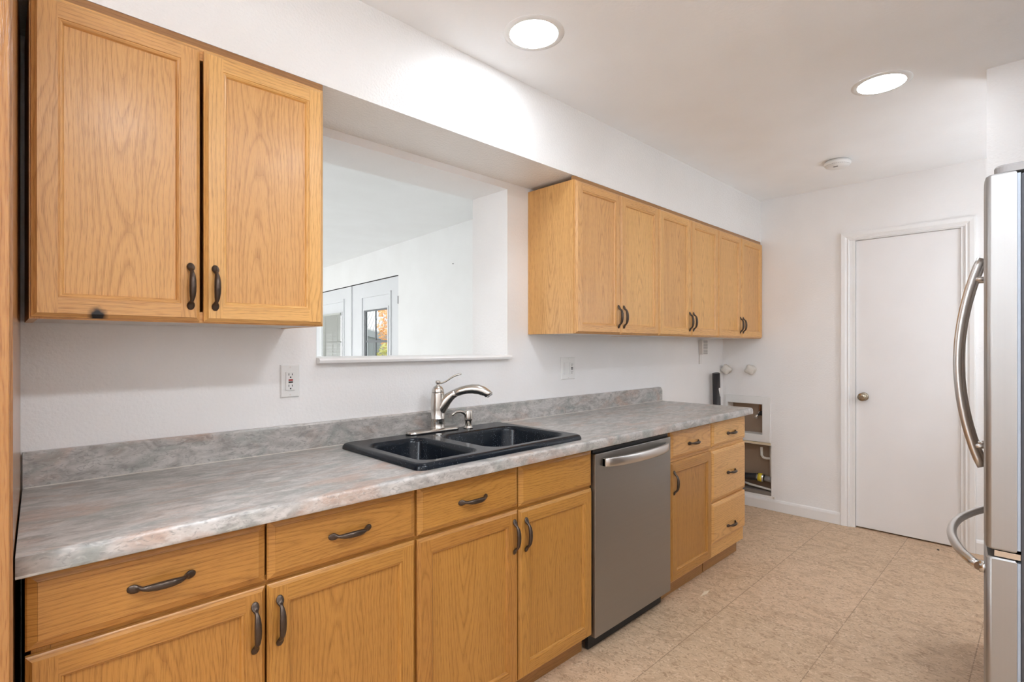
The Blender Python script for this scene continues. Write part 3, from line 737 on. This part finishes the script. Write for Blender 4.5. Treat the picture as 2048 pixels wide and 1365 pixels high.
# ---------------------------------------------------------------- sink
sk = thing('kitchen_sink', ((SX0+SX1)/2, -.34, CT), 'black speckled drop-in double bowl sink set into the counter', 'sink')
b = MB(); bm = b.bm
ZD = .937
def loop3(pts, z): return [bm.verts.new((x, y, z)) for x, y in pts]
def bridge(a, c, smooth=True):
    n = len(a)
    for i in range(n):
        j = (i+1) % n; f = bm.faces.new((a[i], a[j], c[j], c[i])); f.smooth = smooth
O = []
for d, z in ((0, CT+.0008), (.001, CT+.010), (.006, CT+.018), (.014, ZD)):
    O.append(loop3(rrect(SX0+d, SX1-d, SY0+d, SY1-d, .030-d*.5), z))
for a, c in zip(O[:-1], O[1:]): bridge(a, c)
bowls = [(.950, 1.205, -.566, -.175, .055), (1.252, 1.682, -.566, -.200, .075)]
inner = []
for x0, x1, y0, y1, r in bowls:
    rings = []
    for d, z in ((0, ZD), (.004, ZD-.0015), (.010, ZD-.008), (.014, ZD-.020), (.026, ZD-.14), (.045, ZD-.175), (.08, ZD-.182)):
        rings.append(loop3(rrect(x0+d, x1-d, y0+d, y1-d, max(.02, r-d*.4)), z))
    for a, c in zip(rings[:-1], rings[1:]): bridge(a, c)
    bm.faces.new(rings[-1]); inner.append(rings[0])
def loop_edges(vs):
    out = []
    for i in range(len(vs)):
        e = bm.edges.get((vs[i], vs[(i+1) % len(vs)])); out.append(e)
    return out
es = loop_edges(O[-1]) + loop_edges(inner[0]) + loop_edges(inner[1])
bmesh.ops.triangle_fill(bm, use_beauty=True, edges=es)
b.build('basin', M['sink'], sk)
b = MB(); b.lathe([(.012, 0), (.012, .0012), (.0095, .0016), (.0095, .0006)], 20, (1.292, -.185, ZD+.0003), cap0=True, cap1=False)
o = b.build('emblem', M['plastic'], sk); o['label'] = 'tiny pale oval emblem'
for (x0, x1, y0, y1, r) in bowls:
    b = MB(); b.lathe([(.042, .0), (.042, .003), (.032, .004), (.028, .001), (.006, .0)], 24, ((x0+x1)/2, (y0+y1)/2, ZD-.1815)); b.build('drain', M['nickel'], sk)

# ---------------------------------------------------------------- faucet
FX, FY, FZ = 1.341, -.112, ZD+.0006
fd = Vector((.64, -.77, 0)).normalized()
fa = thing('faucet', (FX, FY, FZ), 'brushed nickel single lever pull-out faucet behind the sink', 'faucet')
b = MB()
pl = rrect(FX-.158, FX+.100, FY-.036, FY+.026, .0305, 8)
def scl(pts, k, z):
    cx, cy = FX-.029, FY-.004
    return [(cx+(x-cx)*(1-k*.07), cy+(y-cy)*(1-k*.45), z) for x, y in pts]
b.rings([scl(pl, 0, FZ), scl(pl, 0, FZ+.006), scl(pl, .15, FZ+.010), scl(pl, .5, FZ+.0125)]); b.build('base_plate', M['nickel'], fa)
b = MB()
b.lathe([(.033, .012), (.0305, .015), (.0285, .018), (.0285, .050), (.0302, .0515), (.0302, .0545), (.0288, .056), (.0298, .090), (.0302, .110), (.0290, .140), (.0270, .160), (.0262, .164)], 32, (FX, FY, FZ))
b.build('body', M['nickel'], fa)
b = MB()
b.lathe([(.0258, .1645), (.0258, .167), (.0248, .176), (.0190, .187), (.0105, .193), (.0065, .196), (.0065, .199), (.0095, .203), (.0115, .207), (.0100, .2125), (.004, .215)], 28, (FX, FY, FZ))
b.build('dome_cap', M['nickel'], fa)
def fp(r, z): return Vector((FX, FY, z)) + fd*r
b = MB()
lv = [(.0, 1.1405), (.016, 1.1415), (.030, 1.146), (.046, 1.156), (.062, 1.167), (.078, 1.175), (.092, 1.1795), (.102, 1.1805)]
b.tube([fp(r, z) for r, z in lv], [.0035, .0035, .0036, .0036, .0038, .0042, .0046, .0040], 10); b.build('lever', M['nickel'], fa)
b = MB()   # spout: broad at the body, rising and arching over, splayed spray head
sp = [(-.012, .965, .0150), (-.008, .985, .0195), (.000, 1.010, .0240), (.009, 1.028, .0258), (.021, 1.047, .0262), (.036, 1.068, .0238), (.052, 1.084, .0205), (.066, 1.094, .0180), (.078, 1.1000, .0168)]
b.tube([fp(r, z) for r, z, _ in sp], [q for *_, q in sp], 18); b.build('spout_neck', M['nickel'], fa)
b = MB()
sp = [(.0785, 1.1005, .0162), (.0805, 1.1014, .0172), (.100, 1.1090, .0176), (.125, 1.1150, .0185), (.150, 1.1175, .0198), (.175, 1.1160, .0205), (.197, 1.1085, .0200), (.214, 1.0985, .0185), (.222, 1.0920, .0172)]
rs = []
for i, (r, z, q) in enumerate(sp):
    a0 = sp[max(0, i-1)]; a1 = sp[min(len(sp)-1, i+1)]
    tdir = (fd*(a1[0]-a0[0]) + Vector((0, 0, a1[1]-a0[1]))).normalized()
    if i >= 7: tdir = (fd*.55 + Vector((0, 0, -.83))).normalized()
    side = fd.cross(Vector((0, 0, 1))).normalized(); up = side.cross(tdir).normalized()
    rs.append([fp(r, z) + side*q*1.05*math.cos(2*PI*k/20) + up*q*math.sin(2*PI*k/20) for k in range(20)])
b.rings(rs); sh_ = b.build('spray_head', M['nickel'], fa)
b = MB(); c0 = fp(.2235, 1.0905); tdir = (fd*.55 + Vector((0, 0, -.83))).normalized()
b.tube([c0 - tdir*.001, c0 + tdir*.004], [.0135, .012], 16); b.build('nozzle', M['grey_plastic'], sh_)
b = MB(); b.tube([fp(.155, 1.1005), fp(.172, 1.0985)], [(.005, .004), (.005, .004)], 8); b.build('spray_button', M['grey_plastic'], sh_)

so = thing('soap_dispenser', (1.484, -.142, ZD+.0006), 'small brushed nickel soap dispenser pump to the right of the faucet', 'soap dispenser')
cx, cy = 1.484, -.142; z0 = ZD+.0006
b = MB(); b.lathe([(.0215, 0), (.0215, .003), (.0185, .005), (.0185, .010), (.015, .012)], 24, (cx, cy, z0)); b.build('collar', M['nickel'], so)
b = MB(); b.lathe([(.0135, .0122), (.0135, .032), (.0178, .0335), (.0182, .040), (.0182, .0755), (.0165, .0785), (.010, .0795)], 24, (cx, cy, z0)); b.build('pump_head', M['nickel'], so)
b = MB(); q = Vector((-.93, .05, 0)).normalized()
sp = [(.010, .045), (.016, .060), (.026, .070), (.045, .0755), (.066, .0745), (.080, .069), (.088, .061)]
b.tube([Vector((cx, cy, z0+z)) + q*r for r, z in sp], [.0075, .0072, .0068, .0064, .0060, .0058, .0060], 10); b.build('spout', M['nickel'], so)

# ---------------------------------------------------------------- wall cabinets
YU = -0.33
def wall_cabinet(x0, x1, label, ztop=2.118, zbot=1.362):
    r = thing('wall_cabinet', ((x0+x1)/2, -.16, zbot), label, 'wall cabinet', 'oak wall cabinets')
    b = MB(); yb = YU+.0195
    b.box(x0, x0+.016, yb+.018, -.002, zbot, ztop, GZ, (Vector((x0, -.18, 1.7)), random.uniform(0, 5), .02))
    b.box(x1-.016, x1, yb+.018, -.002, zbot, ztop, GZ)
    b.box(x0+.016, x1-.016, yb+.018, -.002, ztop-.016, ztop, GX); b.box(x0+.016, x1-.016, -.008, -.002, zbot+.02, ztop-.016, GZ)
    b.box(x0, x0+.028, yb, yb+.018, zbot, ztop, GZ); b.box(x1-.028, x1, yb, yb+.018, zbot, ztop, GZ)
    for za, zb in ((zbot, zbot+.030), (ztop-.034, ztop)): b.box(x0+.0285, x1-.0285, yb, yb+.018, za, zb, GX)
    b.build('body', M['oak'], r)
    b = MB(); b.box(x0+.017, x1-.017, yb+.019, -.002, zbot+.001, zbot+.016); b.build('bottom_panel', M['whitebottom'], r)
    b = MB(); b.box(x0, x1, yb+.001, yb+.014, ztop+.0005, SB-.0008, GX); b.build('top_trim', M['oak_toe'], r)
    return r
c = wall_cabinet(.048, .742, 'two-door oak wall cabinet left of the pass-through, with a scorched lower rail')
d = door(c, .051, .3905, 1.366, 2.110, YU, M['oak_burn'], .046); handle(d, .3665, 1.459, YU, True)
d = door(c, .4005, .7365, 1.366, 2.110, YU, M['oak'], .046); handle(d, .426, 1.459, YU, True)
XS = [2.010, 2.385, 2.771, 3.158, 3.537, 3.905, 4.322]
XS = [2.0095, 2.3905, 2.786, 3.182, 3.577, 3.966, 4.372]
labs = ['two-door oak wall cabinet with the exposed grained side, right of the pass-through',
        'two-door oak wall cabinet in the middle of the row of three above the counter',
        'two-door oak wall cabinet in the corner against the far wall']
for k in range(3):
    xa, xm, xb = XS[2*k], XS[2*k+1], XS[2*k+2]
    c = wall_cabinet(xa+.001, xb-.001 if k < 2 else xb+.008, labs[k])
    d = door(c, xa+.003, xm-.002, 1.364, 2.114, YU, M['oak'], .043); handle(d, xm-.026, 1.457, YU, True)
    d = door(c, xm+.002, xb-.003, 1.364, 2.114, YU, M['oak'], .043); handle(d, xm+.024, 1.457, YU, True)

# tall oak cabinet at the picture's left edge
t = thing('tall_cabinet', (-.42, -.33, 0), 'tall oak cabinet at the left end of the counter, mostly cut off', 'tall cabinet')
b = MB(); off = (Vector((-.2, -.66, 1.)), 2.0, .12)
q0 = [(-.90, -.655), (.0168, -.655), (.0175, -.62), (.0400, -.003), (-.90, -.003)]
b.rings([[(x, y, .001) for x, y in q0], [(x, y, 2.134) for x, y in q0]], smooth=False, grain=GZ, off=off)
b.build('body', M['oak_tall'], t)
b = MB(); off = (Vector((-.05, -.66, 1.)), 4.0, .05)
b.box(-.45, .0125, -.674, -.6553, .10, 2.10, GZ, off, bev=.002); d = b.build('door', M['oak_tall'], t)

# ---------------------------------------------------------------- refrigerator
fr = thing('refrigerator', (2.455, -2.2, 0), 'stainless steel french door refrigerator at the right edge of the picture', 'refrigerator')
FX0, FX1 = 2.0, 2.91
b = MB(); b.box(FX0+.004, FX1-.004, -2.60, -1.884, .03, 1.775, bev=.006); b.build('cabinet', M['fridge_side'], fr)
for x in (FX0+.08, FX1-.08):
    for y in (-1.95, -2.5):
        b = MB(); b.lathe([(.02, 0.001), (.02, .0295)], 12, (x, y, 0)); b.build('foot', M['black'], fr)
def fridge_door(x0, x1, z0, z1, name):
    b = MB(); r = .013; ya = -1.8765; out = []
    def front(x): return -1.8115+.024*(1-((x-2.455)/.455)**2)
    pts = [(x0, ya)]
    for i in range(6):
        a = PI/2*i/5; pts.append((x0+r-r*math.cos(a), front(x0)-r+r*math.sin(a)))
    for i in range(1, 10):
        x = x0+r+(x1-x0-2*r)*i/10; pts.append((x, front(x)))
    for i in range(6):
        a = PI/2*(1-i/5); pts.append((x1-r+r*math.cos(a), front(x1)-r+r*math.sin(a)))
    pts.append((x1, ya))
    def lv(k, z):
        cx, cy = (x0+x1)/2, -1.845
        return [(cx+(x-cx)*(1-k*.01), cy+(y-cy)*(1-k*.12), z) for x, y in pts]
    b.rings([lv(1, z0), lv(0, z0+.004), lv(0, z1-.004), lv(1, z1)], smooth=False)
    o = b.build(name, M['steel'], fr)
    for p in o.data.polygons: p.use_smooth = abs(p.normal.z) < .3 and p.normal.y > .05
    b = MB(); b.box(x0+.006, x1-.006, -1.8835, -1.8767, z0+.006, z1-.006); b.build('gasket', M['gasket'], o)
    return o
dl = fridge_door(FX0, 2.4525, .728, 1.782, 'door'); dr = fridge_door(2.4575, FX1, .728, 1.782, 'door'); fz = fridge_door(FX0, FX1, .065, .705, 'freezer_drawer')
for door_o, hx in ((dl, 2.412), (dr, 2.498)):
    b = MB(); pts = []; rad = []
    n = 28
    for i in range(n+1):
        s = i/n; z = .885+.715*s; bow = math.sin(PI*s)**.8 if 0 < s < 1 else 0
        pts.append((hx, -1.776+.064*bow, z)); rad.append((.0125, .0105))
    b.tube(pts, rad, 14, up=(1, 0, 0))
    for z in (.955, 1.53): b.tube([(hx, -1.789, z), (hx, -1.752, z)], .008, 10)
    b.build('handle', M['handle_steel'], door_o)
b = MB(); pts = []
for i in range(29):
    s = i/28; x = 2.055+.80*s; pts.append((x, -1.800+.024*(1-((x-2.455)/.455)**2)+.080*(math.sin(PI*s)**.75 if 0 < s < 1 else 0), .655))
b.tube(pts, .0135, 14)
b.build('handle', M['handle_steel'], fz)
for x in (2.056, 2.854): b = MB(); b.tube([(x, -1.815, .655), (x, -1.795, .655)], .017, 14); b.build('handle_mount', M['chrome'], fz)
for xa in (2.004, 2.82):
    b = MB()
    pr_ = rrect(xa, xa+.070, -1.930, -1.828, .028, 6)
    b.rings([[(x, y, 1.7835) for x, y in pr_], [(x, y, 1.801) for x, y in pr_], [((x-xa-.035)*.92+xa+.035, (y+1.879)*.95-1.879, 1.806) for x, y in pr_]], smooth=False)
    b.build('hinge_cover', M['grey_plastic'], fr)
b = MB(); b.box(2.006, 2.904, -1.8835, -1.83, .7085, .7245); b.build('centre_rail', M['chrome'], fr)

# ---------------------------------------------------------------- wall outlets and other wall fittings
def receptacle(parent, cx, cz, k=1.0, black_only=False):
    y = -.0105
    b = MB(); b.box(cx-.0165*k, cx+.0165*k, y, -.0066, cz-.0335, cz+.0335, bev=.0008); rc = b.build('receptacle', M['plastic'], parent)
    for s in (1, -1):
        b = MB(); zc = cz + s*.0205
        b.box(cx-.0075*k, cx-.0055*k, y-.0006, y-.0001, zc-.0005, zc+.0075); b.box(cx+.0045*k, cx+.0065*k, y-.0006, y-.0001, zc, zc+.0070)
        b.lathe([(.0026, 0), (.0026, .0006)], 12, (cx-.0005, y-.0001, zc-.0065), '-y')
        b.build('socket', M['slot'], rc)
    b = MB(); b.box(cx-.0075*k, cx+.0075*k, y-.0016, y-.0001, cz+.0008, cz+.0062); b.build('reset_button', M['slot'] if black_only else M['red'], rc)
    b = MB(); b.box(cx-.0075*k, cx+.0075*k, y-.0016, y-.0001, cz-.0066, cz-.0014); b.build('test_button', M['slot'], rc)
def plate(parent, x0, x1, z0, z1):
    b = MB(); fr_ = lambda d, y: [(x0+d, y, z0+d), (x1-d, y, z0+d), (x1-d, y, z1-d), (x0+d, y, z1-d)]
    b.rings([fr_(0, -.0006), fr_(0, -.003), fr_(.004, -.0065)], smooth=False); b.build('cover_plate', M['plastic'], parent)
    for z in (z0+.010, z1-.010):
        b = MB(); b.lathe([(.003, 0), (.003, .0008)], 10, ((x0+x1)/2, -.0066, z), '-y'); b.build('screw', M['ivory'], parent)
t = thing('outlet', (.758, -.001, 1.172), 'white wall outlet with red and black buttons, below the left wall cabinet', 'outlet', 'wall outlets')
plate(t, .7235, .7925, 1.112, 1.232); receptacle(t, .758, 1.172)
t = thing('outlet', (2.339, -.001, 1.172), 'wide white switch and outlet plate below the right wall cabinets', 'outlet', 'wall outlets')
plate(t, 2.276, 2.402, 1.109, 1.237); receptacle(t, 2.366, 1.172, 1.0, True)
b = MB(); b.box(2.299, 2.329, -.0125, -.0066, 1.140, 1.206, bev=.001); b.build('rocker_switch', M['plastic'], t)

t = thing('door_chime', (3.99, -.001, 1.29), 'small ribbed off-white unit on the wall under the corner wall cabinets', 'wall unit')
b = MB(); b.box(3.948, 4.035, -.034, -.0006, 1.235, 1.350, bev=.004); b.build('housing', M['ivory'], t)
b = MB()
for k in range(9): b.box(3.962, 4.030, -.0358, -.0342, 1.243+k*.0118, 1.2475+k*.0118)
b.build('grille', M['grey_plastic'], t)
b = MB(); b.box(3.952, 3.990, -.008, -.0006, 1.160, 1.2340, bev=.001); b.build('back_plate', M['plastic'], t)

t = thing('drain_pipe', (4.18, -.05, 0), 'black plastic standpipe rising against the wall in the far corner', 'pipe')
b = MB(); b.tube([(4.205, -.050, .001), (4.150, -.050, 1.082)], .030, 20); b.tube([(4.1502, -.050, 1.0826), (4.150, -.050, 1.0835)], .026, 20); b.build('tube', M['blackpipe'], t)
b = MB(); rs = []
for zz, a0, a1 in ((.965, -118, -84), (.955, -122, -82), (.925, -112, -84), (.895, -99, -86)):
    f = zz/1.082; cx = 4.205-.055*f
    rs.append([(cx+.0308*math.cos(math.radians(a0+(a1-a0)*i/4)), -.050+.0308*math.sin(math.radians(a0+(a1-a0)*i/4)), zz) for i in range(5)])
b.rings(rs, closed=False, cap0=False, cap1=False); b.build('paint_patch', M['plastic'], t)

def valve(y, z, label, rot):
    t = thing('pipe_valve', (XB, y, z), label, 'valve', 'white painted valves')
    b = MB(); b.lathe([(.036, .0006), (.036, .004), (.030, .008), (.018, .010)], 24, (XB, y, z), '-x'); b.build('flange', M['pvc'], t)
    b = MB(); rs = []
    for h, r0 in ((.0105, .018), (.022, .024), (.026, .037), (.048, .038), (.058, .029), (.062, .012)):
        ring = []
        for k in range(24):
            a = 2*PI*k/24; r = r0*(1+.16*math.cos(4*a+rot)); ring.append((XB-h, y+r*math.cos(a), z+r*math.sin(a)))
        rs.append(ring)
    b.rings(rs); b.build('knob', M['pvc'], t)
valve(-.045, 1.108, 'white painted valve on the far wall, nearer the corner', .5)
valve(-.242, 1.111, 'white painted valve on the far wall, farther from the corner', 1.4)

t = thing('wall_box_frame', (XB, -.2, .53), 'white plastic frame around the upper opening cut in the far wall', 'wall box')
b = MB(); X0 = XB-.0006
def fr4(y0, y1, z0, z1, x): return [(x, y0, z0), (x, y1, z0), (x, y1, z1), (x, y0, z1)]
b.rings([fr4(-.386, -.018, .530, .896, X0), fr4(-.384, -.020, .532, .894, X0-.006), fr4(-.326, -.043, .588, .835, X0-.009), fr4(-.324, -.045, .590, .833, X0-.004), fr4(-.3235, -.0455, .5905, .8325, X0+.05)], cap0=False, cap1=False, smooth=False)
b.build('frame', M['plastic'], t)
b = MB(); b.box(XB-.007, XB+.06, -.388, -.065, .511, .5285); tag(b.build('wood_ledge', M['rawwood'], None), 'thin raw wood strip between the two openings in the far wall', 'wood strip')
t = thing('water_spigot', (XB+.05, -.285, .75), 'chrome hose valve inside the upper wall opening', 'valve')
b = MB(); b.tube([(XB+.06, -.283, .828), (XB+.06, -.283, .77)], .007, 10); b.build('supply_pipe', M['copper'], t)
b = MB(); b.lathe([(.014, 0), (.016, .01), (.016, .024), (.010, .03)], 14, (XB+.06, -.283, .742)); b.tube([(XB+.058, -.283, .752), (XB+.02, -.275, .742), (XB+.004, -.27, .722)], [.011, .011, .013], 12); b.build('valve_body', M['chrome'], t)
b = MB(); b.lathe([(.004, 0), (.004, .02), (.018, .021), (.018, .027), (.006, .029)], 14, (XB+.052, -.305, .757), '-x'); b.build('wheel', M['black'], t)
t = thing('cavity_pipe', (XB+.06, -.35, .2), 'white plastic pipe with a hooked end inside the lower wall opening', 'pipe')
b = MB(); b.tube([(XB+.06, -.372, .505), (XB+.06, -.372, .25)], .013, 12); b.build('riser', M['pvc'], t)
b = MB(); b.tube([(XB+.06, -.362, .395), (XB+.055, -.335, .393), (XB+.05, -.312, .398), (XB+.05, -.300, .415), (XB+.05, -.298, .48)], .010, 12); b.build('branch', M['pvc'], t)
t = thing('drain_hose', (XB+.03, -.2, .22), 'black ribbed drain hose with a yellow tagged clamp in the lower wall opening', 'hose')
b = MB(); n = 46; pts = [(XB+.035, -.065-.205*i/n, .238-.010*math.sin(3*i/n)) for i in range(n+1)]
b.tube(pts, [.0245 if i % 2 else .029 for i in range(n+1)], 16); b.build('ribbed_tube', M['blackpipe'], t)
b = MB(); b.tube([(XB+.035, -.271, .2365), (XB+.035, -.325, .235)], .032, 20); b.build('clamp', M['chrome'], t)
b = MB(); b.tube([(XB+.035, -.282, .2365), (XB+.035, -.312, .2355)], .0335, 20); b.build('yellow_tag', M['yellow'], t)
b = MB(); b.tube([(XB+.04, -.326, .235), (XB+.05, -.384, .225)], .022, 16); b.build('pipe_stub', M['grey_plastic'], t)
b = MB(); b.box(XB+.002, XB+.10, -.390, -.061, .1085, .135); tag(b.build('sill_plate', M['stud'], None), 'dusty grey wood plate at the bottom of the lower wall opening', 'wood')
b = MB(); b.tube([(XB+.07, -.075, .185), (XB+.05, -.2, .163), (XB+.03, -.385, .150)], .009, 10); tag(b.build('thin_pipe', M['pvc'], None), 'thin white tube slanting along the bottom of the lower wall opening', 'pipe')
b = MB(); b.box(XB-.018, XB-.0006, -.424, -.408, .094, .112, bev=.003); tag(b.build('wall_bracket', M['ivory'], None), 'tiny white bracket just above the baseboard, right of the wall opening', 'bracket')

# small finds on the floor and walls
b = MB(); b.rings([[(2.595, -.672, .0006), (2.66, -.662, .0006), (2.70, -.676, .0006), (2.655, -.682, .0006)], [(2.60, -.673, .004), (2.66, -.665, .005), (2.695, -.676, .004), (2.655, -.680, .005)]], smooth=False)
tag(b.build('wood_chip', M['splinter'], None), 'pale wood splinter lying on the tan floor near the counter', 'wood chip')
b = MB(); b.lathe([(.006, .0005), (.007, .003), (.004, .0055)], 8, (4.28, -1.44, 0)); tag(b.build('dirt_crumb', M['slot'], None), 'dark crumb on the floor in front of the far door', 'crumb')
b = MB(); b.lathe([(.005, 0), (.005, .0015), (.003, .002)], 10, (2.60, -.558, .0008), 'z'); tag(b.build('paint_fleck', M['plastic'], None), 'tiny white fleck on the floor beside the toe board', 'fleck')
p = WP(2.094, 0.0008, 2.098)
b = MB(); b.tube([p, p+NN*.012], .004, 8); tag(b.build('wall_nail', M['grey_plastic'], None), 'nail in the dining room wall seen through the pass-through', 'nail')
